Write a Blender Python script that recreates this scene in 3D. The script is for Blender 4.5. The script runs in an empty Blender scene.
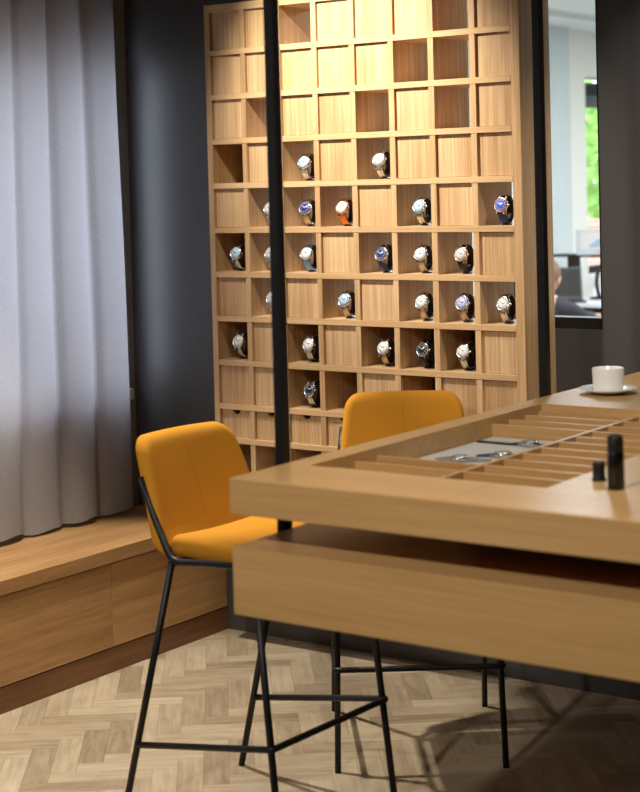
import bpy, bmesh, math, random
from mathutils import Vector, Matrix
random.seed(7)
C = bpy.context.scene.collection
PI = math.pi

# ------------------------------------------------------------------ materials
def srgb(r, g, b):
    f = lambda c: (c/255/12.92) if c/255 <= .04045 else ((c/255+.055)/1.055)**2.4
    return (f(r), f(g), f(b), 1)

def new_mat(name):
    m = bpy.data.materials.new(name); m.use_nodes = True
    nt = m.node_tree; nt.nodes.clear()
    out = nt.nodes.new('ShaderNodeOutputMaterial')
    b = nt.nodes.new('ShaderNodeBsdfPrincipled')
    nt.links.new(b.outputs[0], out.inputs[0])
    return m, nt, b, out

def plain(name, col, rough=.5, metal=0, spec=.5, bump=None, noise=None):
    m, nt, b, out = new_mat(name)
    b.inputs['Base Color'].default_value = col
    b.inputs['Roughness'].default_value = rough
    b.inputs['Metallic'].default_value = metal
    b.inputs['Specular IOR Level'].default_value = spec
    if bump or noise:
        tc = nt.nodes.new('ShaderNodeTexCoord')
        n = nt.nodes.new('ShaderNodeTexNoise')
        n.inputs['Scale'].default_value = (bump or noise)[0]
        n.inputs['Detail'].default_value = 4
        nt.links.new(tc.outputs['Object'], n.inputs['Vector'])
        if bump:
            bp = nt.nodes.new('ShaderNodeBump'); bp.inputs['Strength'].default_value = bump[1]
            bp.inputs['Distance'].default_value = bump[2] if len(bump) > 2 else .002
            nt.links.new(n.outputs[0], bp.inputs['Height']); nt.links.new(bp.outputs[0], b.inputs['Normal'])
        if noise:
            mx = nt.nodes.new('ShaderNodeMix'); mx.data_type = 'RGBA'
            k = noise[1]
            mx.inputs[6].default_value = tuple(c*(1-k) for c in col[:3])+(1,)
            mx.inputs[7].default_value = tuple(min(1, c*(1+k)) for c in col[:3])+(1,)
            nt.links.new(n.outputs[0], mx.inputs[0]); nt.links.new(mx.outputs[2], b.inputs['Base Color'])
    return m

def oak(name, axis, light, dark, rough=.42, fine=70, spec=.4):
    """oak veneer, grain running along one object axis"""
    m, nt, b, out = new_mat(name)
    N = nt.nodes.new; L = nt.links.new
    tc = N('ShaderNodeTexCoord'); oi = N('ShaderNodeObjectInfo')
    rnd = N('ShaderNodeMath'); rnd.operation = 'MULTIPLY'; rnd.inputs[1].default_value = 37.0
    L(oi.outputs['Random'], rnd.inputs[0])
    add = N('ShaderNodeVectorMath'); add.operation = 'ADD'
    L(tc.outputs['Object'], add.inputs[0]); L(rnd.outputs[0], add.inputs[1])
    def mapped(s_along, s_across):
        mp = N('ShaderNodeMapping')
        s = [s_across]*3; s['xyz'.index(axis)] = s_along
        mp.inputs['Scale'].default_value = s
        L(add.outputs[0], mp.inputs['Vector']); return mp
    n1 = N('ShaderNodeTexNoise'); n1.inputs['Scale'].default_value = 1; n1.inputs['Detail'].default_value = 5
    n1.inputs['Roughness'].default_value = .65
    L(mapped(2.2, fine*1.6).outputs[0], n1.inputs['Vector'])
    n2 = N('ShaderNodeTexNoise'); n2.inputs['Scale'].default_value = 1; n2.inputs['Detail'].default_value = 2
    n2.inputs['Distortion'].default_value = .6
    L(mapped(.9, 9).outputs[0], n2.inputs['Vector'])
    n3 = N('ShaderNodeTexNoise'); n3.inputs['Scale'].default_value = 1; n3.inputs['Detail'].default_value = 1
    L(mapped(9, fine*6).outputs[0], n3.inputs['Vector'])
    a1 = N('ShaderNodeMath'); a1.operation = 'MULTIPLY_ADD'; a1.inputs[1].default_value = .55
    L(n1.outputs[0], a1.inputs[0])
    a2 = N('ShaderNodeMath'); a2.operation = 'MULTIPLY_ADD'; a2.inputs[1].default_value = .35; a2.inputs[2].default_value = .0
    L(n2.outputs[0], a2.inputs[0]); L(a2.outputs[0], a1.inputs[2])
    a3 = N('ShaderNodeMath'); a3.operation = 'MULTIPLY_ADD'; a3.inputs[1].default_value = .16
    L(n3.outputs[0], a3.inputs[0]); L(a1.outputs[0], a3.inputs[2])
    cr = N('ShaderNodeValToRGB')
    cr.color_ramp.elements[0].position = .38; cr.color_ramp.elements[0].color = dark
    cr.color_ramp.elements[1].position = .66; cr.color_ramp.elements[1].color = light
    L(a3.outputs[0], cr.inputs[0])
    hs = N('ShaderNodeHueSaturation')
    mr = N('ShaderNodeMapRange'); mr.inputs[3].default_value = .93; mr.inputs[4].default_value = 1.06
    L(oi.outputs['Random'], mr.inputs[0]); L(mr.outputs[0], hs.inputs['Value'])
    L(cr.outputs[0], hs.inputs['Color']); L(hs.outputs[0], b.inputs['Base Color'])
    b.inputs['Roughness'].default_value = rough
    b.inputs['Specular IOR Level'].default_value = spec
    bp = N('ShaderNodeBump'); bp.inputs['Strength'].default_value = .12; bp.inputs['Distance'].default_value = .001
    L(a3.outputs[0], bp.inputs['Height']); L(bp.outputs[0], b.inputs['Normal'])
    return m

OAK_L, OAK_D = srgb(212, 178, 134), srgb(186, 148, 103)
oak_x = oak('oak_grain_x', 'x', OAK_L, OAK_D)
oak_y = oak('oak_grain_y', 'y', OAK_L, OAK_D)
oak_z = oak('oak_grain_z', 'z', srgb(216, 183, 139), srgb(168, 128, 84))
table_x = oak('table_oak_x', 'x', srgb(198, 160, 109), srgb(178, 139, 88), rough=.34)
table_y = oak('table_oak_y', 'y', srgb(200, 163, 112), srgb(181, 143, 92), rough=.34)
bench_y = oak('bench_oak_y', 'y', srgb(178, 139, 92), srgb(142, 104, 64), rough=.4, fine=30)
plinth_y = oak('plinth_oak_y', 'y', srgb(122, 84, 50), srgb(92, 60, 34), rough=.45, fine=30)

black_metal = plain('black_powder_coat', srgb(19, 19, 20), .45, 0, .35, bump=(900, .05))
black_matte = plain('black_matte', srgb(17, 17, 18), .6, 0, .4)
black_gloss = plain('black_satin_plastic', srgb(14, 14, 15), .25)
wall_grey = plain('dark_grey_paint', srgb(70, 68, 68), .42, 0, .5, bump=(140, .04))
wall_side = plain('side_wall_paint', srgb(140, 136, 128), .6, 0, .3, bump=(140, .04))
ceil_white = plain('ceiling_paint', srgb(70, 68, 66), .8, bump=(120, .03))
room_grey = plain('room_wall_paint', srgb(128, 121, 112), .8, bump=(120, .03))
office_white = plain('office_wall_paint', srgb(228, 228, 220), .8, bump=(120, .03))
office_ceil = plain('office_ceiling_paint', srgb(226, 232, 232), .85, bump=(120, .03))
office_grey = plain('office_column_paint', srgb(196, 206, 207), .7, bump=(120, .03))
carpet = plain('office_carpet', srgb(150, 150, 146), .95, bump=(600, .3), noise=(220, .15))
white_trim = plain('white_gloss_trim', srgb(222, 221, 216), .35)
porcelain = plain('white_porcelain', srgb(246, 245, 243), .12, 0, .5, noise=(8, .01))
linen = plain('grey_linen_pad', srgb(194, 191, 185), .9, bump=(700, .25), noise=(500, .06))
steel = plain('brushed_steel', srgb(205, 206, 208), .22, 1)
steel_dk = plain('steel_edge', srgb(165, 165, 168), .3, 1)
rose = plain('rose_gold', srgb(226, 182, 154), .22, 1)
fabric = plain('mustard_wool', srgb(194, 134, 42), .95, 0, .1, bump=(520, .35, .002), noise=(420, .16))
fabric_seam = plain('mustard_seam', srgb(168, 112, 32), .95, 0, .1, noise=(420, .12))
gap_dark = plain('joint_filler', srgb(104, 82, 58), .8)
coffee = plain('coffee', srgb(60, 32, 14), .1)

def curtain_material():
    m, nt, b, out = new_mat('linen_curtain')
    N = nt.nodes.new; L = nt.links.new
    tc = N('ShaderNodeTexCoord')
    mp = N('ShaderNodeMapping'); mp.inputs['Scale'].default_value = (1, 900, 60)
    L(tc.outputs['Object'], mp.inputs[0])
    n = N('ShaderNodeTexNoise'); n.inputs['Scale'].default_value = 1; n.inputs['Detail'].default_value = 3
    L(mp.outputs[0], n.inputs['Vector'])
    cr = N('ShaderNodeValToRGB')
    cr.color_ramp.elements[0].position = .3; cr.color_ramp.elements[0].color = srgb(172, 168, 170)
    cr.color_ramp.elements[1].position = .7; cr.color_ramp.elements[1].color = srgb(190, 186, 188)
    L(n.outputs[0], cr.inputs[0])
    L(cr.outputs[0], b.inputs['Base Color']); b.inputs['Roughness'].default_value = .95
    b.inputs['Specular IOR Level'].default_value = .1
    tr = N('ShaderNodeBsdfTranslucent'); L(cr.outputs[0], tr.inputs[0])
    mx = N('ShaderNodeMixShader'); mx.inputs[0].default_value = .42
    L(b.outputs[0], mx.inputs[1]); L(tr.outputs[0], mx.inputs[2]); L(mx.outputs[0], out.inputs[0])
    return m
curtain_mat = curtain_material()

def glass_material():
    m, nt, b, out = new_mat('window_glass')
    N = nt.nodes.new; L = nt.links.new
    t = N('ShaderNodeBsdfTransparent'); g = N('ShaderNodeBsdfGlossy'); g.inputs['Roughness'].default_value = .02
    lw = N('ShaderNodeLayerWeight'); lw.inputs[0].default_value = .5
    pw = N('ShaderNodeMath'); pw.operation = 'POWER'; pw.inputs[1].default_value = 5
    L(lw.outputs['Facing'], pw.inputs[0])
    ml = N('ShaderNodeMath'); ml.operation = 'MULTIPLY_ADD'; ml.inputs[1].default_value = .5; ml.inputs[2].default_value = .025
    L(pw.outputs[0], ml.inputs[0])
    mx = N('ShaderNodeMixShader'); L(ml.outputs[0], mx.inputs[0])
    L(t.outputs[0], mx.inputs[1]); L(g.outputs[0], mx.inputs[2]); L(mx.outputs[0], out.inputs[0])
    return m
glass = glass_material()

def floor_material():
    m, nt, b, out = new_mat('oak_herringbone')
    N = nt.nodes.new; L = nt.links.new
    uv = N('ShaderNodeUVMap'); uv.uv_map = 'grain'
    at = N('ShaderNodeAttribute'); at.attribute_name = 'tone'
    mp = N('ShaderNodeMapping'); mp.inputs['Scale'].default_value = (5, 60, 1)
    L(uv.outputs[0], mp.inputs[0])
    n = N('ShaderNodeTexNoise'); n.inputs['Scale'].default_value = 1; n.inputs['Detail'].default_value = 5
    n.inputs['Distortion'].default_value = .8; L(mp.outputs[0], n.inputs['Vector'])
    mp2 = N('ShaderNodeMapping'); mp2.inputs['Scale'].default_value = (9, 22, 1); L(uv.outputs[0], mp2.inputs[0])
    n2 = N('ShaderNodeTexNoise'); n2.inputs['Scale'].default_value = 1; n2.inputs['Detail'].default_value = 2; L(mp2.outputs[0], n2.inputs['Vector'])
    a = N('ShaderNodeMath'); a.operation = 'MULTIPLY_ADD'; a.inputs[1].default_value = .45
    L(n.outputs[0], a.inputs[0])
    a2 = N('ShaderNodeMath'); a2.operation = 'MULTIPLY_ADD'; a2.inputs[1].default_value = .30
    L(n2.outputs[0], a2.inputs[0]); 
    a3 = N('ShaderNodeMath'); a3.operation = 'MULTIPLY_ADD'; a3.inputs[1].default_value = .30; a3.inputs[2].default_value = -.02
    L(at.outputs['Fac'], a3.inputs[0]); L(a3.outputs[0], a2.inputs[2]); L(a2.outputs[0], a.inputs[2])
    cr = N('ShaderNodeValToRGB')
    e = cr.color_ramp.elements
    e[0].position = .22; e[0].color = srgb(114, 97, 77)
    e[1].position = .82; e[1].color = srgb(184, 170, 146)
    x = e.new(.5); x.color = srgb(154, 138, 113)
    L(a.outputs[0], cr.inputs[0]); L(cr.outputs[0], b.inputs['Base Color'])
    b.inputs['Roughness'].default_value = .5; b.inputs['Specular IOR Level'].default_value = .35
    return m
floor_mat = floor_material()

def leaf_material(name, c1, c2):
    m, nt, b, out = new_mat(name)
    N = nt.nodes.new; L = nt.links.new
    tc = N('ShaderNodeTexCoord'); n = N('ShaderNodeTexNoise'); n.inputs['Scale'].default_value = 3
    L(tc.outputs['Object'], n.inputs['Vector'])
    mx = N('ShaderNodeMix'); mx.data_type = 'RGBA'; mx.inputs[6].default_value = c1; mx.inputs[7].default_value = c2
    L(n.outputs[0], mx.inputs[0]); L(mx.outputs[2], b.inputs['Base Color']); b.inputs['Roughness'].default_value = .7
    tr = N('ShaderNodeBsdfTranslucent'); L(mx.outputs[2], tr.inputs[0])
    ms = N('ShaderNodeMixShader'); ms.inputs[0].default_value = .4
    L(b.outputs[0], ms.inputs[1]); L(tr.outputs[0], ms.inputs[2]); L(ms.outputs[0], out.inputs[0])
    return m

def brick_material():
    m, nt, b, out = new_mat('red_brick')
    N = nt.nodes.new; L = nt.links.new
    tc = N('ShaderNodeTexCoord'); sp = N('ShaderNodeSeparateXYZ'); cb = N('ShaderNodeCombineXYZ')
    L(tc.outputs['Object'], sp.inputs[0]); L(sp.outputs[1], cb.inputs[0]); L(sp.outputs[2], cb.inputs[1])
    br = N('ShaderNodeTexBrick'); br.inputs['Scale'].default_value = 4
    br.inputs['Color1'].default_value = srgb(178, 96, 74); br.inputs['Color2'].default_value = srgb(196, 120, 94)
    br.inputs['Mortar'].default_value = srgb(205, 190, 175)
    L(cb.outputs[0], br.inputs['Vector']); L(br.outputs[0], b.inputs['Base Color']); b.inputs['Roughness'].default_value = .9
    return m

# ------------------------------------------------------------------ mesh helpers
def box(bm, x0, x1, y0, y1, z0, z1, bev=0, seg=1, mi=0):
    t = bmesh.new()
    bmesh.ops.create_cube(t, size=1)
    for v in t.verts:
        v.co = Vector((x0+(v.co.x+.5)*(x1-x0), y0+(v.co.y+.5)*(y1-y0), z0+(v.co.z+.5)*(z1-z0)))
    if bev:
        bmesh.ops.bevel(t, geom=t.edges[:], offset=bev, segments=seg, affect='EDGES', profile=.5)
    join(bm, t, mi)

def join(bm, t, mi=0, M=None):
    if M is not None: bmesh.ops.transform(t, matrix=M, verts=t.verts)
    vm = {v: bm.verts.new(v.co) for v in t.verts}
    for f in t.faces:
        try:
            g = bm.faces.new([vm[v] for v in f.verts]); g.material_index = mi; g.smooth = f.smooth
        except ValueError: pass
    t.free()

def tube(bm, pts, r, n=10, closed=False, mi=0):
    pts = [Vector(p) for p in pts]
    rings = []
    up = None
    for i, p in enumerate(pts):
        if closed: d = pts[(i+1) % len(pts)]-pts[i-1]
        else: d = pts[min(i+1, len(pts)-1)]-pts[max(i-1, 0)]
        d.normalize()
        if up is None:
            up = Vector((0, 0, 1)) if abs(d.z) < .9 else Vector((1, 0, 0))
        a = d.cross(up).normalized(); b_ = a.cross(d).normalized(); up = b_
        rr = r[i] if isinstance(r, (list, tuple)) else r
        rings.append([bm.verts.new(p+a*math.cos(2*PI*k/n)*rr+b_*math.sin(2*PI*k/n)*rr) for k in range(n)])
    m = len(rings)
    for i in range(m if closed else m-1):
        A, B = rings[i], rings[(i+1) % m]
        for k in range(n):
            f = bm.faces.new([A[k], A[(k+1) % n], B[(k+1) % n], B[k]]); f.smooth = True; f.material_index = mi
    if not closed:
        f = bm.faces.new(rings[0][::-1]); f.material_index = mi
        f = bm.faces.new(rings[-1]); f.material_index = mi

def bend(pts, rad, n=4):
    """round the inner corners of a polyline"""
    pts = [Vector(p) for p in pts]; out = [pts[0]]
    for i in range(1, len(pts)-1):
        a = (pts[i-1]-pts[i]); b = (pts[i+1]-pts[i])
        r = min(rad, a.length*.45, b.length*.45)
        s, e = pts[i]+a.normalized()*r, pts[i]+b.normalized()*r
        for k in range(n+1):
            t = k/n; out.append(s*(1-t)**2+pts[i]*2*t*(1-t)+e*t*t)
    out.append(pts[-1]); return out

def lathe(bm, prof, n=32, mi=0, M=None, cap=True):
    t = bmesh.new(); rings = []
    for r, z in prof:
        if r < 1e-6: rings.append([t.verts.new((0, 0, z))])
        else: rings.append([t.verts.new((r*math.cos(2*PI*k/n), r*math.sin(2*PI*k/n), z)) for k in range(n)])
    for A, B in zip(rings, rings[1:]):
        for k in range(n):
            if len(A) == 1 and len(B) == 1: continue
            if len(A) == 1: f = t.faces.new([A[0], B[k], B[(k+1) % n]])
            elif len(B) == 1: f = t.faces.new([A[k], A[(k+1) % n], B[0]])
            else: f = t.faces.new([A[k], A[(k+1) % n], B[(k+1) % n], B[k]])
            f.smooth = True
    join(bm, t, mi, M)

def obj(name, bm, mat, parent=None, loc=(0, 0, 0), smooth=False):
    me = bpy.data.meshes.new(name)
    bmesh.ops.recalc_face_normals(bm, faces=bm.faces[:])
    bm.to_mesh(me); bm.free()
    for m in (mat if isinstance(mat, (list, tuple)) else [mat]): me.materials.append(m)
    if smooth:
        for p in me.polygons: p.use_smooth = True
    o = bpy.data.objects.new(name, me); C.objects.link(o)
    o.location = loc
    if parent: o.parent = parent
    return o

def tag(o, label, cat, group=None):
    o['label'] = label; o['category'] = cat
    if group: o['group'] = group
    return o

def thing(name, label, cat, loc=(0, 0, 0), rz=0, group=None):
    o = bpy.data.objects.new(name, None); C.objects.link(o); o.empty_display_size = .05
    o.location = loc; o.rotation_euler = (0, 0, rz)
    return tag(o, label, cat, group)

def struct(name, bm, mat, parent=None):
    o = obj(name, bm, mat, parent)
    if not parent: o['kind'] = 'structure'
    return o

def B(): return bmesh.new()

# ------------------------------------------------------------------ room shell
YW, XL, ZC = 4.553, -4.115, 2.74
RX, FY = 2.2, -1.8

# floor: herringbone blocks, cut to the room
def herringbone(name, W, Ln, x0, x1, y0, y1, ang):
    bm = B(); uvl = bm.loops.layers.uv.new('grain'); ton = bm.faces.layers.float.new('tone')
    c, s = math.cos(ang), math.sin(ang)
    cx, cy = (x0+x1)/2, (y0+y1)/2
    R = max(x1-x0, y1-y0)
    K = int(R/W)+6; Mx = int(R/Ln)+4
    g = .0004
    for k in range(-K, K):
        for m in range(-Mx, Mx):
            ox, oy = k*W+m*Ln, k*W-m*Ln
            for (a0, b0, a1, b1, vert) in ((ox, oy, ox+Ln, oy+W, 0), (ox, oy+W, ox+W, oy+W+Ln, 1)):
                mx, my = (a0+a1)/2, (b0+b1)/2
                wx, wy = cx+c*mx-s*my, cy+s*mx+c*my
                if not (x0-.25 < wx < x1+.25 and y0-.25 < wy < y1+.25): continue
                q = [(a0+g, b0+g), (a1-g, b0+g), (a1-g, b1-g), (a0+g, b1-g)]
                vs = [bm.verts.new((cx+c*u-s*v, cy+s*u+c*v, 0)) for u, v in q]
                f = bm.faces.new(vs); f[ton] = random.random()
                du, dv = random.random()*20, random.random()*20
                for lp, (u, v) in zip(f.loops, q):
                    lp[uvl].uv = ((v-b0 if vert else u-a0)+du, (u-a0 if vert else v-b0)+dv)
    for co, no in (((x0, 0, 0), (-1, 0, 0)), ((x1, 0, 0), (1, 0, 0)), ((0, y0, 0), (0, -1, 0)), ((0, y1, 0), (0, 1, 0))):
        bmesh.ops.bisect_plane(bm, geom=bm.verts[:]+bm.edges[:]+bm.faces[:], plane_co=co, plane_no=no, clear_outer=True)
    me = bpy.data.meshes.new(name); bm.to_mesh(me); bm.free()
    me.materials.append(floor_mat)
    o = bpy.data.objects.new(name, me); C.objects.link(o); o['kind'] = 'structure'
    return o
fl = herringbone('floor', .07, .28, XL, RX, FY, YW, math.radians(39))
b = B(); box(b, XL-.2, RX+.1, FY-.1, YW+.1, -.08, -.002); obj('floor_bed', b, gap_dark, fl)

b = B(); box(b, XL-.2, RX+.1, FY-.1, YW+.1, ZC, ZC+.1); struct('ceiling', b, ceil_white)
# back wall with the glazed opening to the office
WX0, WX1, WZ0, WZ1 = -3.42, -2.2, 1.127, 2.60
b = B()
box(b, -6.05, WX0, YW, YW+.10, 0, ZC); box(b, WX1, RX+.1, YW, YW+.10, 0, ZC)
box(b, WX0, WX1, YW, YW+.10, 0, WZ0); box(b, WX0, WX1, YW, YW+.10, WZ1, ZC)
struct('wall_back', b, wall_grey)
b = B()
box(b, WX1-.014, WX1, YW+.02, YW+.075, WZ0, WZ1); box(b, WX0, WX0+.014, YW+.02, YW+.075, WZ0, WZ1)
box(b, WX0, WX1, YW+.015, YW+.075, WZ0, WZ0+.034); box(b, WX0, WX1, YW+.02, YW+.075, WZ1-.014, WZ1)
w1 = struct('window_1', b, black_matte)
b = B(); box(b, WX0+.012, WX1-.012, YW+.045, YW+.051, WZ0+.03, WZ1-.01); obj('pane', b, glass, w1)

# left wall with the curtained window
LY0, LY1, LZ0, LZ1 = .9, 4.455, .85, 2.09
b = B()
box(b, XL-.22, XL, FY, LY0, 0, ZC); box(b, XL-.22, XL, LY1, YW, 0, ZC)
box(b, XL-.22, XL, LY0, LY1, 0, LZ0); box(b, XL-.22, XL, LY0, LY1, LZ1, ZC)
struct('wall_left', b, wall_side)
b = B()
for y in (LY0, 2.07, 3.24, LY1-.025): box(b, XL-.18, XL-.13, y, y+.025, LZ0, LZ1)
box(b, XL-.18, XL-.13, LY0, LY1, LZ0, LZ0+.05); box(b, XL-.18, XL-.13, LY0, LY1, LZ1-.05, LZ1)
w2 = struct('window_2', b, white_trim)
b = B(); box(b, XL-.158, XL-.152, LY0+.02, LY1-.02, LZ0+.02, LZ1-.02); obj('pane', b, glass, w2)
b = B(); box(b, XL-.13, XL+.004, LY0-.02, LY1+.03, LZ0-.034, LZ0-.002, .002); box(b, XL-.005, XL+.030, LY1+.012, LY1+.060, LZ0-.036, LZ0+.006, .004); obj('window_sill', b, white_trim, w2)
# unseen sides
b = B(); box(b, RX, RX+.1, FY, YW, 0, ZC); struct('wall_right', b, room_grey)
b = B(); box(b, XL-.2, RX+.1, FY-.1, FY, 0, ZC); struct('wall_front', b, room_grey)

# ------------------------------------------------------------------ curtain
def curtain():
    bm = B(); uv = None
    y0, y1, z0, z1 = .75, 4.425, .428, 2.70
    per = .1735; nz = 26
    n = int((y1-y0)/per*18)
    rows = []
    for j in range(nz+1):
        t = j/nz; z = z0+(z1-z0)*t; row = []
        for i in range(n+1):
            y = y0+(y1-y0)*i/n
            ph = (y1-y)/per
            s = ph-math.floor(ph)
            k = math.floor(ph)
            # soft box pleat: a rounded front, then a quick return
            if s < .80: w = math.sin(PI*s/.80)**.55
            else: w = -.75*math.sin(PI*(s-.80)/.20)
            amp = (.021+.006*math.sin(k*2.1))*(1.0-.18*t)
            sway = .007*math.sin(k*1.7+z*2.3)+.004*math.sin(ph*3.1+z*5)*(1-t)
            x = -4.052+amp*w+sway*.5
            yy = y+.010*math.sin(k*1.3+z*1.6)*(1 if 0 < i < n else .3)+.018*(1-t)*(i/n > .97)*(1-s)
            zz = z+(.006*math.sin(k*2.7)+.004*math.sin(ph*6.3))*(1-t)**4
            row.append(bm.verts.new((x, yy, zz)))
        rows.append(row)
    for a, b_ in zip(rows, rows[1:]):
        for i in range(n):
            f = bm.faces.new([a[i], a[i+1], b_[i+1], b_[i]]); f.smooth = True
    o = obj('curtain', bm, curtain_mat)
    return o
cu = tag(curtain(), 'pale grey pleated curtain hanging over the daylit window above the bench', 'curtain')
b = B(); tube(b, [(-4.055, .7, 2.712), (-4.055, 4.46, 2.712)], .012); 
for y in (.75, 2.6, 4.40): box(b, -4.062, -4.048, y-.01, y+.01, 2.71, 2.741)
tag(obj('curtain_rail', b, white_trim), 'white rail under the ceiling carrying the grey curtain', 'curtain rail')

# ------------------------------------------------------------------ window bench
t = thing('window_bench', 'long oak window bench with flush drawer fronts below the curtain', 'bench', (-3.9, 3.0, 0))
def wpart(name, bm, mat, par):
    o = obj(name, bm, mat); o.parent = par
    o.matrix_parent_inverse = Matrix.Translation(-Vector(par.location)); return o
BF = -3.69
b = B(); box(b, XL, BF, .3, YW, .365, .412, .002); wpart('bench_top', b, bench_y, t)
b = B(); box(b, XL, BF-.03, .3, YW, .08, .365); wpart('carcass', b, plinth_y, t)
ys = [4.551, 3.949, 3.345, 2.741, 2.137, 1.533, .929, .32]
for a, c in zip(ys, ys[1:]):
    b = B(); box(b, BF-.03, BF-.010, c+.0012, a-.0012, .084, .361, .0008); wpart('drawer_front', b, bench_y, t)
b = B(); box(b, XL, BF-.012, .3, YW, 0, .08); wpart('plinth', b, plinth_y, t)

# ------------------------------------------------------------------ watch cabinet
CX0, CX1, CY0, CY1 = -3.576, -2.362, 4.358, YW
XS = [-3.5625+.14815*i for i in range(9)]          # divider centres
XS[0] = -3.5645; XS[8] = -2.3775
def colrange(c):
    l = XS[c-1]+(.010 if c > 1 else .0115); r = XS[c]-(.010 if c < 8 else .0155); return l, r
ZS = [2.199-.151*k for k in range(10)]             # shelf centres; ZS[9] is under row 9
ZS += [.724, .575, .424]
cab = thing('display_cabinet', 'tall oak cabinet of square cubbies showing wristwatches against the dark wall', 'cabinet', (-2.97, 4.45, 0))
for x0, x1 in ((CX0, XS[0]+.0115), (XS[8]-.0155, CX1)):
    b = B(); box(b, x0, x1, CY0, CY1, ZS[-1]-.011, ZS[0]+.013, .001); wpart('side_panel', b, oak_z, cab)
for i in range(1, 8):
    b = B(); box(b, XS[i]-.010, XS[i]+.010, CY0+.001, CY1-.001, ZS[-1], ZS[0])
    if i >= 2: box(b, XS[i]-.010, XS[i]+.010, CY1-.001, CY1+.020, 1.165, ZS[0])
    wpart('upright', b, oak_z, cab)
for k, z in enumerate(ZS):
    h = .013 if k == 0 else .0095
    b = B(); box(b, XS[0]+.0115, XS[8]-.0155, CY0-.0005, CY1-.0005, z-h, z+h, .0008); wpart('shelf', b, oak_x, cab)
OPEN = {1: (3, 7), 2: (6, 7), 3: (2, 5, 7), 4: (1, 3, 5), 5: (2, 3, 4, 6, 8), 6: (1, 2, 3, 5, 6, 7), 7: (2, 4, 6, 7, 8),
        8: (1, 3, 5, 6, 7), 9: (3, 4, 6), 11: (1, 2, 3, 4, 5, 6, 7, 8), 12: (1, 2, 3, 4, 5, 6, 7, 8), 13: (1, 2, 3, 4, 5, 6, 7, 8)}
door0 = drawer0 = None
def linkcopy(o, loc, par):
    c = o.copy(); C.objects.link(c); c.parent = par
    c.matrix_parent_inverse = Matrix.Translation(-Vector(par.location)); c.location = loc; return c
dw, dh = .1278, .1318
for r in range(1, 13):
    z0, z1 = ZS[r]+.0095, ZS[r-1]-(.0095 if r > 1 else .013)
    for c in range(1, 9):
        if r in OPEN and c in OPEN[r]: continue
        l, q = colrange(c); loc = ((l+q)/2, CY0+.011, z0)
        if r == 10:
            if drawer0 is None:
                b = B(); h = z1-z0-.002; n = 10; w = dw-.004
                # front board with a half-moon finger cut in its top edge
                prof = [(-w/2, .001), (w/2, .001), (w/2, h), (.016, h)]
                prof += [(.016*math.cos(PI*k/n), h-.0145*math.sin(PI*k/n)) for k in range(1, n)]
                prof += [(-.016, h), (-w/2, h)]
                vs = [b.verts.new((x, 0, z)) for x, z in prof]
                f = b.faces.new(vs); ex = bmesh.ops.extrude_face_region(b, geom=[f])
                for v in ex['geom']:
                    if isinstance(v, bmesh.types.BMVert): v.co.y += .012
                box(b, -w/2, -w/2+.008, .012, .17, .001, h-.02); box(b, w/2-.008, w/2, .012, .17, .001, h-.02)
                box(b, -w/2, w/2, .16, .17, .001, h-.02); box(b, -w/2, w/2, .012, .17, .001, .006)
                drawer0 = wpart('drawer', b, oak_z, cab); drawer0.location = loc
            else: linkcopy(drawer0, loc, cab)
        else:
            if door0 is None:
                b = B(); box(b, -dw/2, dw/2, 0, .016, .0008, dh-.0008, .0008)
                door0 = wpart('door', b, oak_z, cab); door0.location = loc
            else: linkcopy(door0, loc, cab)

# ------------------------------------------------------------------ wristwatches
def dial_mat(name, c1, c2, rough=.3):
    return plain(name, c1, rough, 0, .6, noise=(60, .12))
D = {'white': dial_mat('dial_white', srgb(235, 235, 232), 0), 'ice': dial_mat('dial_ice_blue', srgb(184, 212, 230), 0),
     'navy': dial_mat('dial_navy', srgb(38, 42, 110), 0), 'blue': dial_mat('dial_blue', srgb(66, 92, 190), 0),
     'silver': dial_mat('dial_silver', srgb(205, 208, 210), 0), 'black': dial_mat('dial_black', srgb(16, 16, 18), 0),
     'lilac': dial_mat('dial_lilac', srgb(184, 192, 232), 0)}
S = {'navy': plain('strap_navy', srgb(32, 46, 104), .6, bump=(300, .2)), 'orange': plain('strap_orange', srgb(250, 138, 30), .55, bump=(300, .2)),
     'black': plain('strap_black', srgb(20, 19, 20), .5, bump=(300, .2)), 'sky': plain('strap_sky_blue', srgb(110, 186, 250), .55, bump=(300, .2)),
     'red': plain('strap_red_lining', srgb(190, 30, 28), .6, bump=(300, .2)), 'steel': steel,
     'tan': plain('strap_mesh_steel', srgb(196, 176, 150), .35, 1, bump=(900, .5))}
hand_dark = plain('hands_dark', srgb(30, 32, 40), .3); hand_light = plain('hands_light', srgb(225, 225, 225), .3)

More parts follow.
